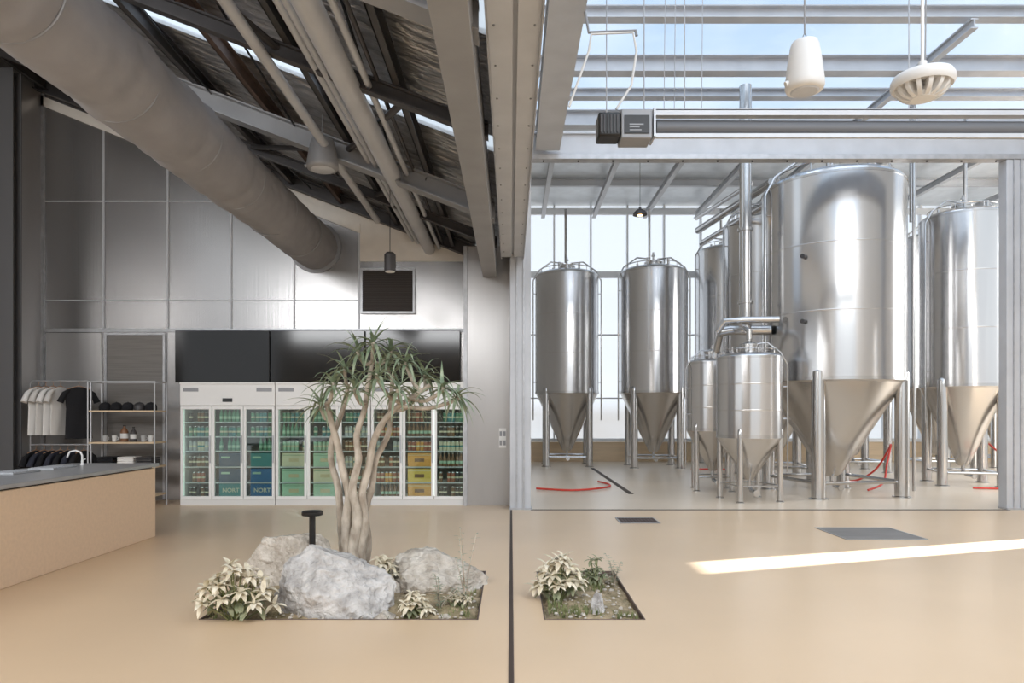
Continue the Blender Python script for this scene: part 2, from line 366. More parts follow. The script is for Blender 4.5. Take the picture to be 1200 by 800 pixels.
for i in range(14):
    a=i*math.pi/7; u=Vector((math.cos(a),math.sin(a),0)); w=Vector((-u.y,u.x,0))
    pp=[(.18,-.055),(.175,-.09),(.14,-.13),(.09,-.15),(.05,-.15),(.05,-.055)]
    vs=[u*x+Vector((0,0,z))+w*s for s in (-.014,.014) for x,z in pp]
    MB().add(vs,[tuple(range(6)),tuple(range(11,5,-1))]+[(k,(k+1)%6,(k+1)%6+6,k+6) for k in range(6)]).obj('fin','offw',r)
MB().lathe([(0,-.16),(.08,-.155),(.1,-.12),(.05,-.05)],n=32).obj('lens','offw',r)
MB().tube([(0,0,.02),(0,0,.12)],.03,12).obj('mount','offw',r)
MB().tube([(0,0,.1),(0,0,4.1)],.012,8).obj('rod','offw',r)
MB().tube([(.02,-.0,.1),(.03,0,1.0),(.0,0,2.2),(0,0,4.1)],.005,6).obj('cable','grey',r)
r=thing('pendant_light',W(457,318,9),'small black cylinder pendant light on a thin cord','lamp')
MB().lathe([(0,0),(.075,0),(.075,.22),(.05,.25),(0,.25)],n=28).obj('lamp_shade','dark',r)
MB().lathe([(0,-.01),(.06,-.01),(.065,.0),(0,.005)],n=28).obj('lens','offw',r)
MB().tube([(0,0,.25),(0,0,roofz(r.location.x)-r.location.z-.02)],.005,6).obj('cord','black',r)
r=thing('dome_pendant',W(750,252,15.5),'small black dome pendant lamp with warm bulb','lamp')
MB().lathe([(.16,0),(.15,.05),(.09,.11),(.03,.14),(.03,.17),(0,.17)],n=28).obj('lamp_shade','dark',r)
MB().lathe([(0,-.03),(.05,-.015),(.06,.03),(.03,.07),(0,.08)],n=20).obj('bulb','warm',r)
MB().tube([(0,0,.16),(0,0,8.1-r.location.z)],.006,6).obj('cord','black',r)
# ------------------------------------------------------------------ columns, wall fittings
r=thing('steel_column',(-8.03,10.95,0),'dark grey steel H-column in front of the silver wall','column')
zt=roofz(-8.0)-.25
MB().box(-.11,.11,-.1,-.085,0,zt).box(-.11,.11,.085,.1,0,zt).box(-.01,.01,-.085,.085,0,zt).obj('column_body','post',r)
MB().box(-.13,.13,-.13,.13,0,.02).obj('base_plate','dark',r)
a=W(423,368,BW); b=W(487,315,BW)
r=thing('wall_grille',(a.x,BW-.01,a.z),'square dark ventilation grille in a steel frame','grille')
w=b.x-a.x; h=b.z-a.z
MB().box(0,w,-.06,0,0,.04).box(0,w,-.06,0,h-.04,h).box(0,.04,-.06,0,.04,h-.04).box(w-.04,w,-.06,0,.04,h-.04).obj('frame','galv',r)
mb=MB()
mb.box(.04,w-.04,-.03,-.005,.04,h-.04)
for i in range(18): z=.06+i*(h-.12)/17; mb.box(.04,w-.04,-.045,-.03,z-.006,z+.006)
mb.obj('louvre','grille',r)
a=W(55,450,BW);b=W(122,388,BW)
MB().box(a.x,b.x-.03,BW-.03,BW-.001,.05,b.z-.03).obj('wall_panel','wall2',label='pale silver lower wall panel behind the clothes rack',cat='panel',bevel=.005)
a=W(124,450,BW);b=W(195,388,BW)
r=thing('wall_door',(a.x,BW-.001,.02),'grey timber slatted door behind the shelf unit','door')
w=b.x-a.x;h=b.z-.05
MB().box(.04,w-.04,-.03,0,.0,h-.04).obj('door_leaf','dwood',r)
MB().box(0,.04,-.05,0,0,h).box(w-.04,w,-.05,0,0,h).box(.04,w-.04,-.05,0,h-.04,h).obj('door_frame','galv',r)
for i in range(3):
    a=W(205+i*111.7,448,11.74); b=W(205+(i+1)*111.7-1,387,11.74)
    r=thing('television',(a.x,11.74,a.z),'wide black flat television screen mounted above the fridges','television','screens above the fridges')
    w=b.x-a.x;h=b.z-a.z
    MB().box(0,w,.0,.06,0,h).obj('casing','black',r,bevel=.006)
    MB().box(.008,w-.008,-.004,.0,.01,h-.008).obj('screen','screen',r)
    MB().box(w*.3,w*.7,.06,.14,h*.25,h*.75).obj('wall_bracket','dark',r)
a=W(589,513,11.19)
r=thing('wall_socket',(a.x,11.2,a.z-.16),'white power socket plate with paired switches on the pale wall','socket')
MB().box(-.06,.06,-.012,0,0,.32).obj('plate','white',r,bevel=.003)
for z in (.04,.19):
    for x in (-.03,.03): MB().box(x-.02,x+.02,-.018,-.012,z,z+.08).obj('socket_switch','grey',r)
# ------------------------------------------------------------------ fridges
FY=11.2
def fridge(x0,lab):
    UW=1.555; D=.68
    r=thing('display_fridge',(x0,FY,0),lab,'fridge','glass-door fridges')
    mb=MB(); mb.box(0,UW,.64,D,0.06,2.02).box(0,.03,.04,.64,.06,2.02).box(UW-.03,UW,.04,.64,.06,2.02).box(.03,UW-.03,.04,.64,1.98,2.02).box(.03,UW-.03,.04,.64,.06,.12).box(.03,UW-.03,.04,.64,1.62,1.66)
    mb.obj('body','white',r)
    MB().box(.03,UW-.03,.62,.64,.12,1.62).obj('liner','inner',r)
    MB().box(0,UW,0,.04,1.64,1.99).box(-.0,UW,-.02,.04,1.99,2.02).obj('header_panel','white',r,bevel=.004)
    for a,b in ((.05,.3),(UW-.3,UW-.05)): MB().box(a,b,-.006,0,1.87,1.93).obj('header_grille','grey',r)
    MB().box(UW/2-.08,UW/2+.08,-.008,0,1.7,1.76).obj('thermostat_display','black',r)
    MB().box(.02,UW-.02,.05,.6,0,.06).box(0,UW,0.01,.04,.0,.1).obj('plinth','offw',r)
    for z in (.36,.62,.88,1.12,1.36):
        mb=MB(); mb.box(.04,UW-.04,.1,.6,z,z+.008)
        mb.box(.04,UW-.04,.095,.1,z-.008,z+.012); mb.obj('shelf','lgrey',r)
    for i in range(4):
        x=.03+i*(UW-.06)/3
        MB().box(x-.008,x+.008,.055,.07,.15,1.6).obj('lamp_strip','strip',r)
    for i in range(3):
        xa=i*UW/3+.005; xb=(i+1)*UW/3-.005; f=.042
        d=thing('door',(0,0,0),None,None); d.parent=r; d.name='door'
        MB().box(xa,xb,0,.04,.1,.1+f+.01).box(xa,xb,0,.04,1.62-f,1.63).box(xa,xa+f,0,.04,.1+f,1.62-f).box(xb-f,xb,0,.04,.1+f,1.62-f).obj('door_frame','white',d,bevel=.003)
        MB().box(xa+f,xb-f,.015,.022,.1+f,1.62-f).obj('door_glass','glass',d)
        MB().box(xb-f*.8,xb-f*.3,-.02,0,.7,1.15).obj('handle','lgrey',d)
    return r
fx=[W(211,0,FY).x+i*1.565 for i in range(3)]
for x in fx: fridge(x,'white triple glass-door display fridge stocked with drinks')
def canmesh(mk,h=.168,r=.033):
    mb=MB(); mb.lathe([(r*.8,0),(r,.01),(r,h-.018)],n=14,mi=0); mb.lathe([(r,h-.018),(r*.8,h-.003),(r*.8,h),(r*.7,h-.003)],n=14,mi=1)
    mb.lathe([(r*1.01,h*.38),(r*1.01,h*.55)],n=14,mi=2)
    return mb.mesh('drink_can',[mk,'alu','c_cream' if mk!='c_cream' else 'c_teal'])
def botmesh(mk):
    mb=MB(); mb.lathe([(.028,0),(.031,.008),(.031,.12),(.026,.15),(.013,.18),(.012,.215)],n=14,mi=0); mb.lathe([(.0318,.05),(.0318,.095)],n=14,mi=1); mb.lathe([(.014,.212),(.014,.226)],n=10,mi=2)
    return mb.mesh('drink_bottle',[mk,'c_mint','alu'])
CM={k:canmesh('c_'+k) for k in ('green','teal','navy','mint','orange','redc','cream','dk','silver','brown')}
BM={k:botmesh('c_'+k) for k in ('green','brown')}
shz=[.12,.368,.628,.888,1.128,1.368]
names={'green':'green','teal':'teal','navy':'navy blue','mint':'pale green','orange':'orange','redc':'brick red','cream':'cream','dk':'black','silver':'silver','brown':'brown','blue':'blue','kraft':'kraft brown','yellow':'yellow'}
plan={0:['dk','brown','dk','silver','green','dk'],1:[0,0,0,'B:green','green','B:green'],2:[0,0,0,'B:green','green','green'],3:[0,0,0,'mint','B:green','green'],
 4:[0,0,0,'mint','green','B:green'],5:['dk','B:brown','silver','brown','silver','green'],6:['B:brown','redc','brown','silver','redc','brown'],7:[0,0,0,'redc','B:brown','brown'],8:['dk','brown','B:brown','cream','dk','green']}
boxes={1:['teal','navy','navy'],2:['blue','blue','teal'],3:['mint','mint','cream'],4:['mint','cream','mint'],7:['orange','yellow','orange']}
TXT=text_mesh('NORT',.1,'c_cream')
for i in range(9):
    u=i//3; x0=fx[u]+(i%3)*.52+.055; ww=.41
    for s in range(6):
        k=plan[i][s]
        if k==0:
            col=boxes[i][s]; h=.225
            r=thing('drinks_carton',(x0+ww/2,FY+.13,shz[s]+.001),'%s cardboard drinks carton on a fridge shelf'%names[col],'carton','cartons in the fridges')
            MB().box(-ww/2+.01,ww/2-.01,0,.3,0,h).obj('box','c_'+col,r,bevel=.004)
            if (i,s) in ((1,0),(2,0)):
                put(TXT,'lettering',r,(0,-.003,h*.5),(math.pi/2,0,0))
            elif i>2:
                MB().box(-.08,.08,-.003,0,h*.35,h*.6).obj('printed_panel','c_kraft' if col in('cream','mint') else 'c_brown',r)
                MB().box(-.19,.19,-.002,0,h*.82,h*.86).obj('printed_line','c_green' if col not in ('orange','yellow') else 'c_cream',r)
            else:
                MB().box(-.16,-.02,-.003,0,h*.6,h*.75).obj('printed_panel','c_mint',r)
        else:
            bt=k.startswith('B:'); kk=k[2:] if bt else k
            alt={'dk':['dk','brown','dk'],'green':['green','teal','green'],'silver':['silver','cream','silver'],'redc':['redc','orange','redc'],'brown':['brown','redc','dk'],'mint':['mint','mint','cream'],'cream':['cream'],'navy':['navy']}
            for j in range(6):
                if random.random()<.06: continue
                xx=x0+.035+j*(ww-.07)/5+random.uniform(-.003,.003)
                if bt: put(BM[kk],'drink_bottle',loc=(xx,FY+.17,shz[s]+.001),label='%s glass bottle with pale label on a fridge shelf'%names[kk],cat='bottle',group='bottles in the fridges')
                else:
                    k2=alt[kk][(j//2)%len(alt[kk])]
                    put(CM[k2],'drink_can',loc=(xx,FY+.17+random.uniform(0,.04),shz[s]+.001),rot=(0,0,random.random()*6),label='%s drink can on a fridge shelf'%names[k2],cat='can',group='cans in the fridges')
# ------------------------------------------------------------------ bar
r=thing('bar_cabinet',(-4.86,4.7,0),'smooth peach rendered bar counter front on open floor','bar counter')
MB().box(-.5,.5,-3.7,3.67,.0,.84).obj('body','bar',r,bevel=.006)
MB().box(-.47,.47,-3.68,3.64,.84,.855).obj('shadow_gap','dark',r)
MB().box(-5.42,-4.34,.95,8.42,.856,.895).obj('worktop','top',label='grey steel worktop over the peach bar',cat='worktop',bevel=.004)
r=thing('tap',(-5.12,8.15,.895),'curved pale steel swan-neck tap on the worktop','tap')
MB().lathe([(.022,0),(.022,.015),(.014,.02),(.014,.05)],n=20).obj('tap_base','offw',r)
MB().tube([(0,0,.02),(0,0,.11),(-.02,0,.15),(-.08,0,.17),(-.15,0,.155),(-.18,0,.09)],.011,10).obj('spout','offw',r)
MB().tube([(0,0,.05),(.05,-.02,.07)],.006,8).obj('lever','offw',r)
for y in (6.4,7.0,7.6):
    r=thing('drip_tray',(-5.1,y,.895),'low steel drip tray on the worktop','tray','drip trays')
    MB().box(-.14,.14,-.2,.2,0,.018).obj('tray','galv',r,bevel=.004)
    for i in range(8): MB().box(-.12,.12,-.18+i*.05,-.165+i*.05,.018,.024).obj('slat','grey',r)
# ------------------------------------------------------------------ clothes rack
RY=11.15
r=thing('clothes_rack',(-7.85,RY,0),'tubular steel clothes rack with two hanging rails','clothes rack')
x1=.99
for x in (0,x1):
    MB().tube([(x,0,.02),(x,0,2.0),(x+(.04 if x==0 else -.04),0,2.04)],.014,10).obj('upright','galv',r)
    MB().tube([(x,-.25,.02),(x,.25,.02)],.014,8).obj('foot','galv',r)
for z,a in ((2.04,.03),(1.0,0)): MB().tube([(a,0,z),(x1-a,0,z)],.014,10).obj('rail','galv',r)
def shirt(x,z,m,rz,lab,L=.78):
    r=thing('t_shirt' if L>.6 else 'hanging_garment',(x,RY,z),lab,'shirt','hanging shirts',rot=(0,0,rz))
    mb=MB(); lev=[(0,.07),(-.045,.17),(-.12,.2),(-.2,.19),(-.35,.18),(-.5,.185),(-.65,.19),(-L,.195)]
    if L<=.6: lev=[(0,.07),(-.045,.19),(-.12,.21),(-.2,.2),(-.3,.2),(-L,.2)]
    nn=24; vs=[];fs=[]
    for k,(zz,hw) in enumerate(lev):
        for i in range(nn):
            a=2*math.pi*i/nn; t=.012+.02*min(1,-zz/.3)
            wob=.01*math.sin(a*5+k)*min(1,-zz/.3)
            vs.append((hw*math.cos(a),(t+wob)*math.sin(a),zz))
    for k in range(len(lev)-1):
        for i in range(nn): j=(i+1)%nn; fs.append((k*nn+i,k*nn+j,(k+1)*nn+j,(k+1)*nn+i))
    mb.add(vs,fs)
    mb.obj('shirt_body',m,r,sharp=80)
    for sx in (-1,1):
        MB().tube([(sx*.13,0,-.05),(sx*.2,0,-.11),(sx*.26,0,-.25)],[.025,.04,.05],12).obj('sleeve',m,r)
    MB().tube([(-.16,0,-.035),(0,0,.02),(.16,0,-.035)],.007,6).tube([(0,0,.02),(0,0,.06),(.02,0,.085),(0,0,.105),(-.018,0,.09)],.004,6).obj('hanger','hang',r)
for i,x in enumerate((-7.72,-7.6,-7.48,-7.36)):
    shirt(x,1.94,'shirtw' if i%2==0 else 'shirtc',1.35,'%s cotton t-shirt on a hanger'%('white' if i%2==0 else 'off-white'))
shirt(-7.06,1.94,'shirtb',.75,'black cotton t-shirt facing outward on a hanger',L=.84)
for i in range(7):
    shirt(-7.76+i*.13,.9,'shirtg' if i%2 else 'shirtb',1.35,'dark folded garment on the lower rail',L=.5)
# ------------------------------------------------------------------ shelf unit
r=thing('shelf_unit',(-6.79,10.95,0),'open steel-frame shelf unit with timber shelves','shelf')
SW=1.07; SD=.38
for x in (0,SW):
    for y in (0,SD): MB().tube([(x,y,0),(x,y,2.02)],.012,8).obj('upright','lgrey',r)
    MB().tube([(x,0,2.02),(x,SD,2.02)],.012,8).obj('side_bar','lgrey',r)
for y in (0,SD): MB().tube([(0,y,2.02),(SW,y,2.02)],.012,8).obj('top_bar','lgrey',r)
SZ=(.2,.66,1.05,1.56)
for z in SZ: MB().box(.0,SW,.0,SD,z-.025,z).obj('shelf','timber',r)
def cap(x,y,z,m,lab,rz):
    r=thing('baseball_cap',(x,y,z),lab,'cap','caps on the shelf',rot=(0,0,rz))
    MB().lathe([(.088,0),(.092,.04),(.085,.08),(.06,.115),(.02,.13),(0,.131)],n=24).obj('crown',m,r,sharp=80)
    pts=[(.085*math.cos(a),.085*math.sin(a)) for a in [math.pi+i*math.pi/10 for i in range(11)]]
    out=[(.075*math.cos(a),-.03+.15*math.sin(a)) for a in [2*math.pi-i*math.pi/10 for i in range(11)]]
    pl=pts+out; n_=len(pl)
    MB().add([(a,b,.004) for a,b in pl]+[(a,b,.012) for a,b in pl],[tuple(range(n_)),tuple(range(2*n_-1,n_-1,-1))]+[(i,(i+1)%n_,(i+1)%n_+n_,i+n_) for i in range(n_)]).obj('brim',m,r)
    MB().lathe([(.01,.128),(.008,.138),(0,.14)],n=10).obj('button',m,r)
for i in range(5): cap(-6.62+i*.187,11.13,1.561,'shirtb' if i!=3 else 'dark','black baseball cap resting on a timber shelf',.1*i)
def jar(x,z,m,h,rr,lab,name='growler_bottle'):
    r=thing(name,(x,11.12,z),lab,'bottle')
    MB().lathe([(rr*.95,0),(rr,.01),(rr,h*.6),(rr*.7,h*.75),(rr*.3,h*.85),(rr*.3,h*.95)],n=24).obj('glass_body',m,r)
    MB().lathe([(rr*.36,h*.93),(rr*.36,h)],n=16).obj('stopper','black',r)
    MB().lathe([(rr*1.01,h*.2),(rr*1.01,h*.5)],n=24).obj('paper_label','offw',r)
jar(-6.3,1.051,'c_brown',.27,.06,'brown growler bottle with pale label on the shelf')
jar(-6.15,1.051,'c_dk',.24,.05,'dark stoppered bottle with pale label on the shelf')
for i,x in enumerate((-6.6,-6.45,-5.98,-5.86)):
    r=thing('drinking_cup',(x,11.1,1.051),'small %s drinking cup on a timber shelf'%('white' if i%2 else 'silver'),'cup','cups on the shelf')
    MB().lathe([(.03,0),(.04,.1),(.037,.1),(.027,.006),(0,.006)],n=20).obj('cup_body','offw' if i%2 else 'c_silver',r)
    MB().tube([(.036,0,.08),(.06,0,.07),(.06,0,.04),(.034,0,.03)],.005,6).obj('handle','offw' if i%2 else 'c_silver',r)
for i,(x,c1) in enumerate(((-6.55,'shirtb'),(-6.22,'shirtw'),(-5.92,'dark'))):
    for j in range(4):
        MB().box(-.13,.13,-.14,.14,0,.035).obj('folded_shirt',c1,loc=(x,11.13,.661+j*.037),bevel=.012,label='neatly folded %s cotton shirt in a stack'%('white' if c1=='shirtw' else 'black'),cat='shirt',group='folded shirts')
MB().box(-.16,.16,-.14,.14,0,.22).obj('storage_box','c_kraft',loc=(-6.2,11.13,.201),bevel=.005,label='kraft cardboard storage box on the lowest shelf',cat='box')
# ------------------------------------------------------------------ tanks
def tank(X,Y,R,zt,zb,ztip,rot,lr,lab,cat='brewing tank',pipe=True,side=-1,n=72):
    r=thing('brewing_tank',(X,Y,0),lab,cat)
    dome=R*.22
    H=zt-zb
    prof=[(R,zb),(R,zt)]
    for i in range(1,9):
        a=i/8*math.pi/2; prof.append((R*math.cos(a) if i<8 else 0,zt+dome*math.sin(a)))
    MB().lathe(prof,n=n).obj('tank_shell','steel',r,sharp=15)
    for t in (.33,.66):
        z=zb+H*t; MB().lathe([(R*1.001,z-.012),(R*1.003,z-.006),(R*1.003,z+.006),(R*1.001,z+.012)],n=n).obj('weld_band','cone',r)
    for z0,z1,q in ((zb-.03,zb+.03,1.008),(zt-.03,zt+.01,1.006)):
        MB().lathe([(R*q,z0),(R*q,z1)],n=n).obj('rim_band','leg',r,sharp=20)
    MB().lathe([(.07*R+.03,ztip),(R*.12+.03,ztip+.05),(R*.96,zb-.06),(R,zb-.02)],n=n).obj('cone','cone',r,sharp=12)
    MB().tube([(0,0,ztip+.02),(0,0,ztip-.12),(0.0,-.1,max(.06,ztip-.18)),(0,-.35,max(.06,ztip-.2))],.035,12).obj('outlet_pipe','leg',r)
    MB().tube([(0,-.34,max(.06,ztip-.2)),(0,-.38,max(.06,ztip-.2))],.055,14).obj('outlet_valve','leg',r)
    for i in range(4):
        a=rot+i*math.pi/2; x=R*.93*math.cos(a); y=R*.93*math.sin(a)
        mb=MB(); mb.tube([(x,y,.03),(x,y,zb+.02),(x,y,zb+.1),(x*.97,y*.97,zb+.2)],[lr,lr,lr*.98,lr*.35],18)
        mb.obj('leg','leg',r)
        MB().lathe([(lr*1.35,0),(lr*1.35,.02),(lr*.5,.03)],x,y,18).obj('foot_pad','leg',r)
    for i in range(4):
        a=rot+i*math.pi/2; b=a+math.pi/2
        MB().tube([(R*.93*math.cos(a),R*.93*math.sin(a),.28),(R*.93*math.cos(b),R*.93*math.sin(b),.28)],lr*.28,8).obj('brace','leg',r)
    k=max(.6,R)
    MB().lathe([(.24*k,zt+dome*.8),(.24*k,zt+dome+.09),(.27*k,zt+dome+.09),(.27*k,zt+dome+.12),(.1*k,zt+dome+.17),(0,zt+dome+.18)],n=32).obj('manway_lid','leg',r)
    mb=MB(); mb.tube([(0,0,zt+dome+.1),(0,0,zt+dome+.42*k)],.03*k,10); mb.lathe([(.06*k,zt+dome+.3*k),(.06*k,zt+dome+.34*k)],n=14)
    mb.obj('top_fitting','leg',r)
    for a in (.8,2.4,4.2,5.4):
        x=.55*R*math.cos(a); y=.55*R*math.sin(a); MB().tube([(x,y,zt+dome*.6),(x,y,zt+dome+.16*k)],.035*k,10).obj('top_nozzle','leg',r)
    mb=MB(); mb.tube([(R*.8*math.cos(a),R*.8*math.sin(a),zt+dome+.02) for a in [i*math.pi/20 for i in range(41)]],.013*k,6)
    for i in range(8): a=i*math.pi/4; mb.tube([(R*.8*math.cos(a),R*.8*math.sin(a),zt+dome*.4),(R*.8*math.cos(a),R*.8*math.sin(a),zt+dome+.03)],.01*k,6)
    mb.obj('guard_ring','leg',r)
    if pipe:
        for sd in ((side,) if pipe==1 else (-1,1)):
            xx=sd*(R+.06)
            MB().tube([(sd*.1,-.1,zt+dome+.2*k),(sd*R*.5,-.1,zt+dome+.24*k),(sd*R*.9,-.12,zt+dome*.8),(xx,-.13,zt-.12),(xx,-.13,max(.5,zb-.8))],.022*k,10).obj('cleaning_pipe','leg',r)
            for z in (zb+.3,zt-.5): MB().tube([(xx,-.13,z),(xx-sd*.1,-.1,z)],.012,8).obj('pipe_clip','leg',r)
    if R>1.2:
        fa=-math.pi/2-.8
        for zz in (zb+H*.28,zb+H*.6):
            p=Vector((R*math.cos(fa),R*math.sin(fa),zz)); q=Vector((math.cos(fa),math.sin(fa),0))
            MB().tube([p-q*.02,p+q*.06],.035,14).tube([p+q*.06,p+q*.08],.04,14).obj('sample_port','dark',r)
    return r
tank(6.08,12.95,1.25,5.72,2.13,.34,.95,.12,'huge brushed steel conical fermenter on stout legs','brewing tank',2,-1,96)
tank(1.63,20,.93,5.5,2.12,.42,.75,.1,'tall steel conical fermenter beside the pale windows',pipe=2)
tank(4.06,19.5,.96,5.5,2.12,.42,.75,.1,'tall steel conical fermenter with tubular piping beside windows',pipe=2)
tank(6.45,20.4,.92,6.3,2.2,.42,.75,.1,'tall steel fermenter half hidden behind others')
tank(6.25,16.4,1.12,6.0,2.3,.42,.6,.11,'tall steel fermenter standing behind the huge tank')
tank(9.66,14.6,.82,5.65,2.1,.4,.5,.1,'tall slim steel conical fermenter near the door post',pipe=2)
tank(11.35,18.2,.92,6.1,2.2,.42,.75,.1,'tall steel fermenter behind the slim tank')
tank(9.0,18.0,.92,6.3,2.2,.42,.75,.1,'tall steel fermenter glimpsed between nearer tanks')
tank(14.1,19.6,.92,6.1,2.2,.42,.75,.1,'tall steel fermenter beyond the slim tank')
tank(4.15,11.9,.555,2.47,1.12,.36,.95,.05,'small steel conical tank on slender legs',side=1,n=56)
tank(3.98,13.5,.50,2.5,1.2,.38,.6,.05,'small steel conical tank tucked behind another',side=-1,n=56)
r=thing('pipework',(4.36,12.7,0),'thick vertical steel pipe joined to horizontal runs above small tanks','pipe')
MB().tube([(0,0,3.0),(0,0,7.6)],.11,20).obj('riser_pipe','leg',r)
for z in (3.55,4.9): MB().lathe([(.14,z),(.14,z+.05)],n=24).obj('flange','leg',r)
MB().tube([(-.5,0,3.02),(-.3,0,3.06),(0,0,3.06),(.45,0,3.06)],.09,16).obj('cross_pipe','leg',r)
MB().tube([(-.55,-.1,3.02),(-.45,-.2,3.2),(-.1,-.25,3.22),(.5,-.3,3.22)],.06,14).obj('cross_pipe','leg',r)
MB().tube([(-.45,.3,2.7),(-.45,.1,2.95),(-.45,0,3.02)],.06,14).obj('elbow','leg',r)
MB().tube([(-.21,-.8,2.8),(-.21,-.8,2.95),(-.21,-.5,3.05),(-.21,0,3.06)],.05,14).obj('elbow','leg',r)
for a,b,c2 in (((818,270),(905,213),.09),((822,285),(905,235),.07),((816,256),(880,215),.05)):
    MB().tube([W(*a,18),W(*b,14.2)],c2,14).obj('overhead_pipe','leg',label='steel process pipe running overhead between the tanks',cat='pipe',group='overhead process pipes')
for (px,py) in ((663,318),(761,318),(845,285)):
    MB().tube([W(px,py-10,20),W(px,245,20)],.04,8).obj('vent_pipe','leg',label='thin vertical steel vent pipe rising from a tank',cat='pipe',group='vent pipes')
for (px,py,d) in ((1068,260,13.6),(1131,235,14.6)):
    MB().tube([W(px,py,d),W(px,py,d)+Vector((0,0,8-W(px,py,d).z))],.04,8).obj('vent_pipe','leg',label='thin vertical steel vent pipe rising from a tank',cat='pipe',group='vent pipes')
MB().tube([(7.85,13.3,0),(7.85,13.3,7.9)],.035,10).obj('process_pipe','leg',label='slender vertical steel pipe between large tanks',cat='pipe')
def cr(P,n=6):
    P=[Vector(p) for p in P]; out=[]
    for i in range(len(P)-1):
        p0=P[max(0,i-1)];p1=P[i];p2=P[i+1];p3=P[min(len(P)-1,i+2)]
        for t in [k/n for k in range(n)]:
            out.append(.5*((2*p1)+(-p0+p2)*t+(2*p0-5*p1+4*p2-p3)*t*t+(-p0+3*p1-3*p2+p3)*t**3))
    out.append(P[-1]); return out
def hose(pts,lab,rr=.02):
    MB().tube(cr(pts,8),rr,10).obj('hose','red',label=lab,cat='hose')
hose([(.5,13.5,.03),(1.2,13.2,.03),(1.9,13.7,.03),(2.05,14.3,.03),(1.9,14.9,.03)],'red rubber hose lying on the concrete floor')
hose([(6.9,13.2,.03),(7.3,13.4,.15),(7.6,13.8,.5),(7.95,14.3,.85),(8.05,14.6,.7),(7.9,14.8,.3),(7.6,15,.05),(7.2,15.1,.03)],'red rubber hose looped up between the tanks')
hose([(9.2,13.6,.03),(9.9,13.5,.03),(10.6,14.0,.05),(11.0,15,.4),(11.2,16,.8)],'red rubber hose trailing past tank legs')
hose([(4.8,18.2,.03),(5.2,18.3,.03),(5.7,18.2,.03)],'short red hose near the far windows')
MB().box(-.01,.01,.3,PD-.15,.001,.004).obj('floor_slot','rubber',label='dark narrow sliding door slot set into the floor',cat='floor track')
for s in (-1,1): MB().box(s*.013-.003,s*.013+.003,.3,PD-.15,.001,.006).obj('slot_edging','rust',label='thin steel edging along the floor slot',cat='edging')
for y in (PD-.17,PD-.09): MB().box(.3,7.78,y,y+.02,.001,.004).obj('threshold_track','rubber',label='dark floor track line under the wide opening',cat='floor track')
def grate(x0,x1,y0,y1,lab,nb=12):
    r=thing('floor_drain',(x0,y0,0),lab,'drain')
    w=x1-x0;d=y1-y0
    MB().box(0,w,0,d,.001,.004).obj('drain_recess','rubber',r)
    for i in range(nb): x=(i+.5)*w/nb; MB().box(x-w/nb*.25,x+w/nb*.25,.02,d-.02,.004,.008).obj('grate_bar','rust',r)
    MB().box(0,w,0,.015,.004,.009).box(0,w,d-.015,d,.004,.009).box(0,.015,.015,d-.015,.004,.009).box(w-.015,w,.015,d-.015,.004,.009).obj('grate_frame','galv',r)
grate(1.5,2.05,9.35,9.85,'small square rusty floor drain grate')
r=thing('floor_hatch',(4.0,8.15,0),'flat grey steel access hatch flush with concrete','hatch')
MB().box(0,.98,0,.85,.001,.005).obj('hatch_plate','dwood',r)
MB().box(0,.98,0,.012,.005,.008).box(0,.98,.838,.85,.005,.008).box(0,.012,.012,.838,.005,.008).box(.968,.98,.012,.838,.005,.008).obj('hatch_frame','galv',r)
MB().box(2.2,2.3,12.8,19.0,.001,.005).obj('channel_drain','rubber',label='long dark channel drain in the brewery floor',cat='drain')
# ------------------------------------------------------------------ planters
def planter(x0,x1,lab,dens):
    y0,y1=4.98,6.52
    r=thing('planter_bed',((x0+x1)/2,(y0+y1)/2,0),lab,'planter')
    hx=(x1-x0)/2; hy=(y1-y0)/2
    MB().box(-hx,hx,-hy,-hy+.01,-.15,.003).box(-hx,hx,hy-.01,hy,-.15,.003).box(-hx,-hx+.01,-hy,hy,-.15,.003).box(hx-.01,hx,-hy,hy,-.15,.003).obj('steel_edging','rust',r)
    mb=MB(); nx,ny=70,50; vs=[];fs=[]
    for i in range(nx+1):
        for j in range(ny+1):
            x=-hx+.01+(2*hx-.02)*i/nx; y=-hy+.01+(2*hy-.02)*j/ny
            e=min(x+hx,hx-x,y+hy,hy-y)
            z=-.035+.06*min(1,e/.3)*(1 if x0<0 else .5)+.03*noise.noise(Vector((x*5+x0,y*5,0)))+.012*noise.noise(Vector((x*25,y*25,1)))
            vs.append((x,y,z))
    for i in range(nx):
        for j in range(ny): a=i*(ny+1)+j; fs.append((a,a+ny+1,a+ny+2,a+1))
    mb.add(vs,fs); mb.obj('soil','soil',r,sharp=180)
    mb=MB()
    for k in range(int(dens*(x1-x0))):
        x=random.uniform(-hx+.05,hx-.05); y=random.uniform(-hy+.04,hy-.05)
        if noise.noise(Vector((x*2+3,y*2,4)))<-.05: continue
        for q in range(4):
            a=random.random()*6.28; l=random.uniform(.015,.045); w=.006
            dx,dy=math.cos(a),math.sin(a); b=Vector((x,y,-.02))
            mb.add([b+Vector((-dy*w,dx*w,0)),b+Vector((dy*w,-dx*w,0)),b+Vector((dx*l*.6,dy*l*.6,l+.02))],[(0,1,2)])
    o=mb.obj('ground_cover','moss',r); o['kind']='stuff'
    mb=MB()
    for k in range(int(260*(x1-x0))):
        x=random.uniform(-hx+.05,hx-.05); y=random.uniform(-hy+.04,hy-.05); s=random.uniform(.006,.02)
        mb.lathe([(s*.7,-s*.3),(s,.1*s),(s*.6,.6*s),(0,.7*s)],x,y,6,cz=-.005)
    o=mb.obj('gravel','rock2',r); o['kind']='stuff'
planter(-2.28,-.24,'sunken planting bed with sandy soil and gravel',300)
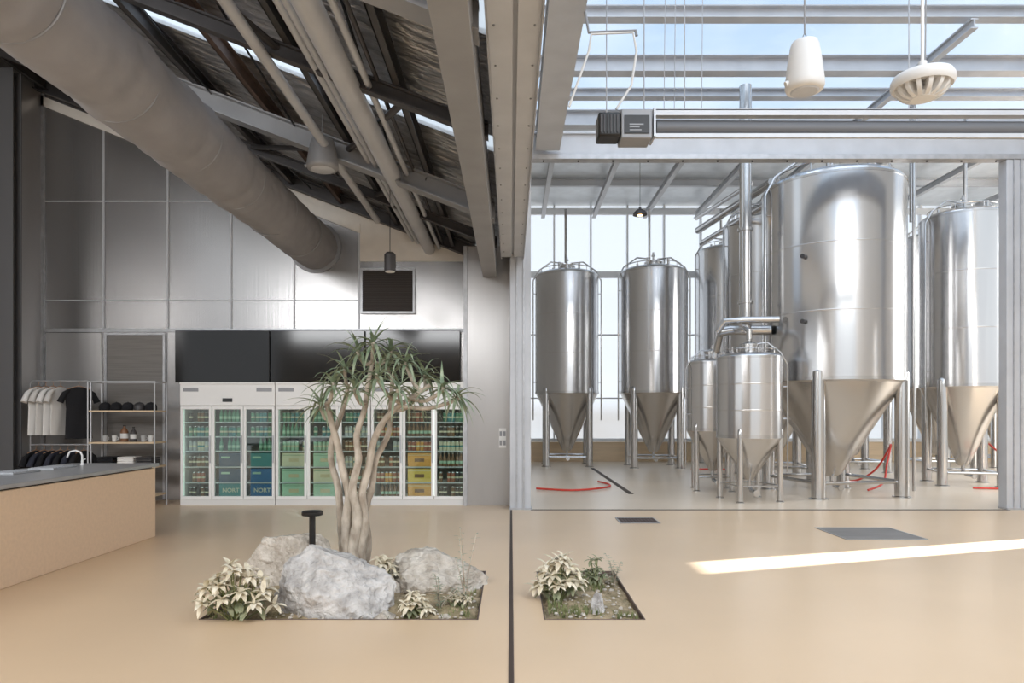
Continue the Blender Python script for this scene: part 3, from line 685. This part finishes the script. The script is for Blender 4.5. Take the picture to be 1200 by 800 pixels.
planter(.24,.98,'small sunken planting bed with moss and gravel',1200)
def boulder(name,loc,size,seed,m,lab,cuts=9,rz=0,cmin=.62,cmax=.88,box=.72):
    rnd=random.Random(seed)
    bm=bmesh.new(); bmesh.ops.create_icosphere(bm,subdivisions=6,radius=1)
    pl=[]
    for i in range(cuts):
        v=Vector((rnd.uniform(-1,1),rnd.uniform(-1,1),rnd.uniform(-.3,1))).normalized(); pl.append((v,rnd.uniform(cmin,cmax)))
    off=Vector((seed*3.1,seed,0))
    for v in bm.verts:
        p=v.co.copy()
        p=Vector([math.copysign(abs(c)**box,c) for c in p])*.92
        for nrm,dd in pl:
            e=p.dot(nrm)-dd
            if e>0: p-=nrm*e*.97
        q=p+off
        rg=1-abs(noise.noise(q*3.2))*2
        p*=1+.10*noise.noise(q*1.7)+.06*noise.noise(q*4)-.05*max(0,rg-.6)+.045*noise.noise(q*9)+.025*noise.noise(q*22)
        v.co=Vector((p.x*size[0],p.y*size[1],p.z*size[2]))
    zmin=-size[2]*.45
    for v in bm.verts:
        if v.co.z<zmin: v.co.z=zmin
        v.co.z-=zmin
    me=bpy.data.meshes.new(name); bm.to_mesh(me); bm.free(); me.materials.append(M[m])
    me.polygons.foreach_set('use_smooth',[True]*len(me.polygons)); me.set_sharp_from_angle(angle=math.radians(35))
    put(me,name,None,loc,(0,0,rz),0,lab,'rock')
boulder('boulder',(-1.40,5.36,-.04),(.55,.36,.40),31,'rock','large angular pale granite boulder in the planting bed',16,0,.6,.84,.6)
boulder('boulder',(-1.95,6.05,-.04),(.42,.30,.38),11,'rock2','rounded pale granite boulder behind the large one',11)
boulder('boulder',(-.63,5.95,-.04),(.48,.38,.26),5,'rock2','low pale granite boulder beside the tree',11,0,.6,.85,.65)
boulder('rock',(.66,5.22,-.04),(.06,.06,.13),8,'rock','small pointed grey rock standing in moss')
boulder('rock',(-.95,5.1,-.04),(.09,.07,.05),9,'rock2','small flat rock at the bed edge')
boulder('rock',(-.5,5.1,-.04),(.06,.05,.04),12,'rock2','small flat rock at the bed edge')
boulder('rock',(-2.1,5.2,-.04),(.12,.1,.05),13,'rock','small flat rock beneath cream leaves')
boulder('rock',(-1.05,5.75,-.03),(.16,.1,.12),17,'rock2','small rounded rock at the foot of the tree')
def leaf(mb,base,dirv,L,w,droop,seg=6,fold=.25,mi=0,shape='blade'):
    d=dirv.normalized(); p=Vector(base); vs=[];fs=[]
    side=d.cross(Vector((0,0,1)))
    if side.length<.05: side=Vector((1,0,0))
    side.normalize()
    for k in range(seg+1):
        t=k/seg
        if shape=='blade': ww=w*(1-t)**.7*(.75+.6*min(1,t*3)*(1-t))
        else: ww=w*math.sin(math.pi*min(1,(t*.92+.06)))**.8*(1-t*.35)
        ww=max(ww,.0008)
        nrm=side.cross(d).normalized()
        vs+= [p-side*ww+nrm*ww*fold,p,p+side*ww+nrm*ww*fold]
        d=(d+Vector((0,0,-droop/seg))).normalized(); p=p+d*(L/seg)
    for k in range(seg):
        a=k*3; fs+= [(a,a+1,a+4,a+3),(a+1,a+2,a+5,a+4)]
    mb.add(vs,fs,mi)
# ------------------------------------------------------------------ aloe tree
TD=6.1
base=W(416,648,TD); base.z=0
tree=thing('aloe_tree',base,'multi-stemmed tree aloe with pale trunks and spiky rosettes','tree')
def T(px,py,o=0):
    v=W(px,py,TD+o); v.y=TD+o; return v-base
stems=[ [(411,675,0,9),(407,640,0,7.5),(406,610,.0,6),(409,580,0,5),(402,552,0,4.5),(396,522,-.05,4),(389,498,-.08,3.6),(383,472,-.1,3)],
        [(421,675,.03,9),(422,640,0,7),(427,610,.0,5.8),(424,580,0,5),(432,548,.02,4.5),(437,520,.0,4.2),(448,496,-.02,3.7),(464,478,-.05,3.2),(488,462,-.08,2.8),(504,451,-.1,2.6)],
        [(416,675,-.05,8),(414,640,-.05,6.5),(419,605,-.05,5.4),(413,572,-.05,4.6),(420,540,-.05,4.2),(418,510,0,3.8),(427,480,.03,3.3),(431,452,.05,2.8),(436,424,.05,2.5)],
        [(406,670,.08,6),(402,635,.1,5.5),(399,604,.1,4.8),(396,570,.12,4.2),(388,540,.15,3.8),(390,512,.15,3.4),(401,482,.2,3),(408,452,.25,2.5)],
        [(426,670,.08,5.5),(431,636,.1,5),(428,600,.1,4.4),(436,570,.1,4),(440,540,.1,3.7),(455,508,.15,3.3),(458,474,.2,2.9),(460,440,.2,2.5)]]
ends=[]
for s in stems:
    P=cr([T(a,b,c3) for a,b,c3,_ in s]); rr=[]
    for i in range(len(s)-1):
        for t in range(6): rr.append((s[i][3]*(1-t/6)+s[i+1][3]*t/6)*TD/F)
    rr.append(s[-1][3]*TD/F)
    rr=[x*(1+.16*noise.noise(Vector((i*.5,s[0][0],0)))) for i,x in enumerate(rr)]
    MB().tube(P,rr,16).obj('trunk','trunk',tree,sharp=80)
    ends.append(P)
MB().lathe([(.13,0),(.11,.05),(.075,.14),(.05,.2)],n=24).obj('root_flare','trunk',tree,sharp=80)
allp=[p for P in ends for p in P[len(P)//2:]]
ros=[(390,440,-.2),(376,464,-.1),(404,422,.1),(420,402,0),(437,392,-.1),(458,400,.1),(476,414,-.1),(442,430,-.3),(498,430,0),(518,444,-.2),(536,454,-.1),(466,446,-.25),(416,446,-.3),(486,454,.2),(455,418,.3)]
rnd=random.Random(4)
for (px,py,o) in ros:
    c0=T(px,py+14,o)
    near=min(allp,key=lambda q:(q-c0).length+(.3 if q.z>c0.z-.05 else 0))
    mid=(near+c0)/2+Vector((0,0,-.05))
    MB().tube(cr([near,mid,c0,c0+Vector((0,0,.04))],4),[.018]*6+[.016]*6+[.015],10).obj('branch','trunk',tree,sharp=80)
    out=(c0-T(440,440,0)); out.z=0
    mb=MB(); axis=(Vector((0,0,1))+out*.6).normalized(); q=Vector((0,0,1)).rotation_difference(axis)
    nl=19
    for i in range(nl):
        az=i*2.39996; f=i/nl
        el=math.radians(76-98*f)+rnd.uniform(-.2,.2)
        dv=Vector((math.cos(az)*math.cos(el),math.sin(az)*math.cos(el),math.sin(el))); dv.rotate(q)
        leaf(mb,c0+Vector((0,0,.03*(1-f))),dv,rnd.uniform(.24,.36)*(.75+.4*math.sin(math.pi*f)),.0185,rnd.uniform(.9,2.6),8,.45)
    mb.obj('leaf_rosette','leaf',tree,sharp=180)
# ------------------------------------------------------------------ poinsettias
def poinsettia(px,d,wid,hei,nh,seed,lab,m='cleaf',gm='gleaf',ls=.075):
    rnd=random.Random(seed); b=Vector(((px-CX)*d/F,d,-.02))
    r=thing('poinsettia',b,lab,'plant')
    st=MB(); lv=MB(); gl=MB()
    for i in range(nh):
        a=i*2.39996; f=math.sqrt((i+.5)/nh); x=wid/2*f*math.cos(a)*.85; y=wid/2*f*math.sin(a)*.6
        z=hei*(.95-.65*f*f)+rnd.uniform(-.03,.03)
        h=Vector((x,y,z)); st.tube(cr([(x*.15,y*.15,0),(x*.5,y*.5,z*.5),h],4),.005,6)
        tilt=Vector((x,y-.12,.35)).normalized(); q=Vector((0,0,1)).rotation_difference(tilt)
        for j in range(9):
            az=j*2.4; el=math.radians(50 if j<3 else (22 if j<6 else -5))
            dv=Vector((math.cos(az)*math.cos(el),math.sin(az)*math.cos(el),math.sin(el))); dv.rotate(q)
            leaf(lv,h,dv,rnd.uniform(ls*.9,ls*1.5),ls*.34,rnd.uniform(.5,1.3),5,.25,0,'ov')
        for j in range(3):
            az=rnd.random()*6.28; dv=Vector((math.cos(az),math.sin(az),-.1))
            leaf(gl,h*.65,dv,ls*1.3,ls*.34,1,5,.2,0,'ov')
    st.obj('stem','moss',r); lv.obj('bract',m,r,sharp=180); gl.obj('foliage',gm,r,sharp=180)
poinsettia(276,5.0,.66,.42,22,1,'bushy cream-leaved poinsettia at the bed corner')
poinsettia(655,5.55,.46,.36,18,2,'cream-leaved poinsettia in the small bed')
poinsettia(448,5.75,.30,.32,12,3,'small cream-leaved poinsettia beside the tree base',ls=.065)
poinsettia(487,5.12,.28,.18,9,4,'small pale poinsettia at the bed edge',ls=.06)
poinsettia(697,6.0,.22,.26,8,5,'small green-leaved plant in the small bed',m='gleaf',ls=.05)
poinsettia(536,5.3,.26,.14,8,8,'low pale leafy plant beside the low boulder',m='cleaf',ls=.045)
def twig(px,d,h,seed,lab):
    rnd=random.Random(seed); b=Vector(((px-CX)*d/F,d,-.03)); r=thing('twiggy_shrub',b,lab,'plant')
    st=MB(); lv=MB()
    for i in range(6):
        a=rnd.random()*6.28; sp=rnd.uniform(.03,.14); hh=h*rnd.uniform(.5,1)
        P=cr([(0,0,0),(math.cos(a)*sp*.3,math.sin(a)*sp*.3,hh*.5),(math.cos(a)*sp,math.sin(a)*sp,hh)],6)
        st.tube(P,[.006*(1-.7*k/len(P)) for k in range(len(P))],6)
        for p in P[3:]:
            for _ in range(2):
                az=rnd.random()*6.28; leaf(lv,p,Vector((math.cos(az),math.sin(az),.4)),rnd.uniform(.02,.05),.007,.5,3,.2,0,'ov')
    st.obj('stem','trunk',r); lv.obj('foliage','leaf',r,sharp=180)
twig(545,5.3,.66,1,'thin twiggy shrub with tiny leaves beside the low boulder')
twig(515,5.25,.34,2,'thin twiggy shrub with tiny leaves at bed edge')
twig(720,6.05,.3,3,'thin twiggy shrub in the small bed')
twig(335,6.35,.3,4,'thin twiggy shrub behind the boulders')
b=W(366,640,5.78); b.z=0
r=thing('bollard_light',(b.x,5.78,-.02),'slim black bollard light with flat round head','garden light')
MB().lathe([(.03,0),(.028,.02),(.026,.66)],n=20).obj('post','black',r)
MB().lathe([(.03,.66),(.085,.665),(.088,.672),(.088,.695),(.08,.7),(0,.7)],n=32).obj('lamp_head','black',r)
MB().lathe([(.05,0.0),(.05,.015),(.03,.02)],n=20).obj('base_flange','black',r)
# ------------------------------------------------------------------ world, light, camera
w=bpy.data.worlds.new('sky'); bpy.context.scene.world=w; w.use_nodes=True
N=w.node_tree.nodes; L=w.node_tree.links; bg=N['Background']
tc=N.new('ShaderNodeTexCoord'); sp=N.new('ShaderNodeSeparateXYZ'); L.new(tc.outputs['Generated'],sp.inputs[0])
rp=N.new('ShaderNodeValToRGB'); L.new(sp.outputs['Z'],rp.inputs[0])
e=rp.color_ramp.elements; e[0].position=0; e[0].color=(.6,.57,.53,1); e[1].position=1; e[1].color=(.26,.40,.60,1)
x=e.new(.02); x.color=(.84,.87,.90,1); x=e.new(.27); x.color=(.76,.82,.88,1); x=e.new(.40); x.color=(.42,.54,.67,1)
ns=N.new('ShaderNodeTexNoise'); ns.inputs['Scale'].default_value=3.5; ns.inputs['Detail'].default_value=8
mp=N.new('ShaderNodeMapping'); mp.inputs['Scale'].default_value=(1,1,3); L.new(tc.outputs['Generated'],mp.inputs[0]); L.new(mp.outputs[0],ns.inputs['Vector'])
cr2=N.new('ShaderNodeValToRGB'); cr2.color_ramp.elements[0].position=.44; cr2.color_ramp.elements[1].position=.7; L.new(ns.outputs['Fac'],cr2.inputs[0])
mx=N.new('ShaderNodeMixRGB'); L.new(cr2.outputs[0],mx.inputs[0]); L.new(rp.outputs[0],mx.inputs[1]); mx.inputs[2].default_value=(.74,.79,.83,1)
L.new(mx.outputs[0],bg.inputs[0]); bg.inputs[1].default_value=1.12
def light(name,kind,loc,target,energy,color=(1,1,1),**kw):
    l=bpy.data.lights.new(name,kind); l.energy=energy; l.color=color
    for a,b in kw.items(): setattr(l,a,b)
    o=bpy.data.objects.new(name,l); COL.objects.link(o); o.location=loc
    o.rotation_euler=(Vector(target)-Vector(loc)).to_track_quat('-Z','Y').to_euler(); return o
hd=Vector((.956,.294,0)); slit=Vector((9.06,8.88,0))
light('sunbeam_light','SPOT',slit+hd*20+Vector((0,0,12.3)),slit+Vector((0,0,1.7)),190000,(.97,.98,1),spot_size=math.radians(13),spot_blend=.1,shadow_soft_size=.12)
light('overcast_sun','SUN',(0,0,20),(.3,12,0),1.8,(.98,.99,1),angle=math.radians(80))
light('left_room_fill','AREA',(-4.2,-1.2,4.9),(-4,11,1.8),500,(.98,.99,1),shape='RECTANGLE',size=7.5,size_y=1.6)  # added fill behind the camera to brighten the left room, no real window
light('hall_fill','AREA',(5,-2,6.8),(6,12,2),280,(.98,.99,1),shape='RECTANGLE',size=7,size_y=2)  # added forward fill for the hall side, not an actual opening
light('brewery_side_fill','AREA',(16.5,13,4.5),(6,14,2.5),440,(1,.99,.97),shape='RECTANGLE',size=4,size_y=5)  # added side fill for upright highlights on the tanks, source invented
cam=bpy.data.cameras.new('camera'); co=bpy.data.objects.new('camera',cam); COL.objects.link(co)
co.location=(0,0,CZ); co.rotation_euler=(math.pi/2,0,0); cam.sensor_width=36; cam.lens=24; cam.shift_x=1/1200; cam.shift_y=85/1200; cam.clip_end=200
bpy.context.scene.camera=co
bpy.context.scene.view_settings.view_transform='Standard'
bpy.context.scene.view_settings.exposure=.27
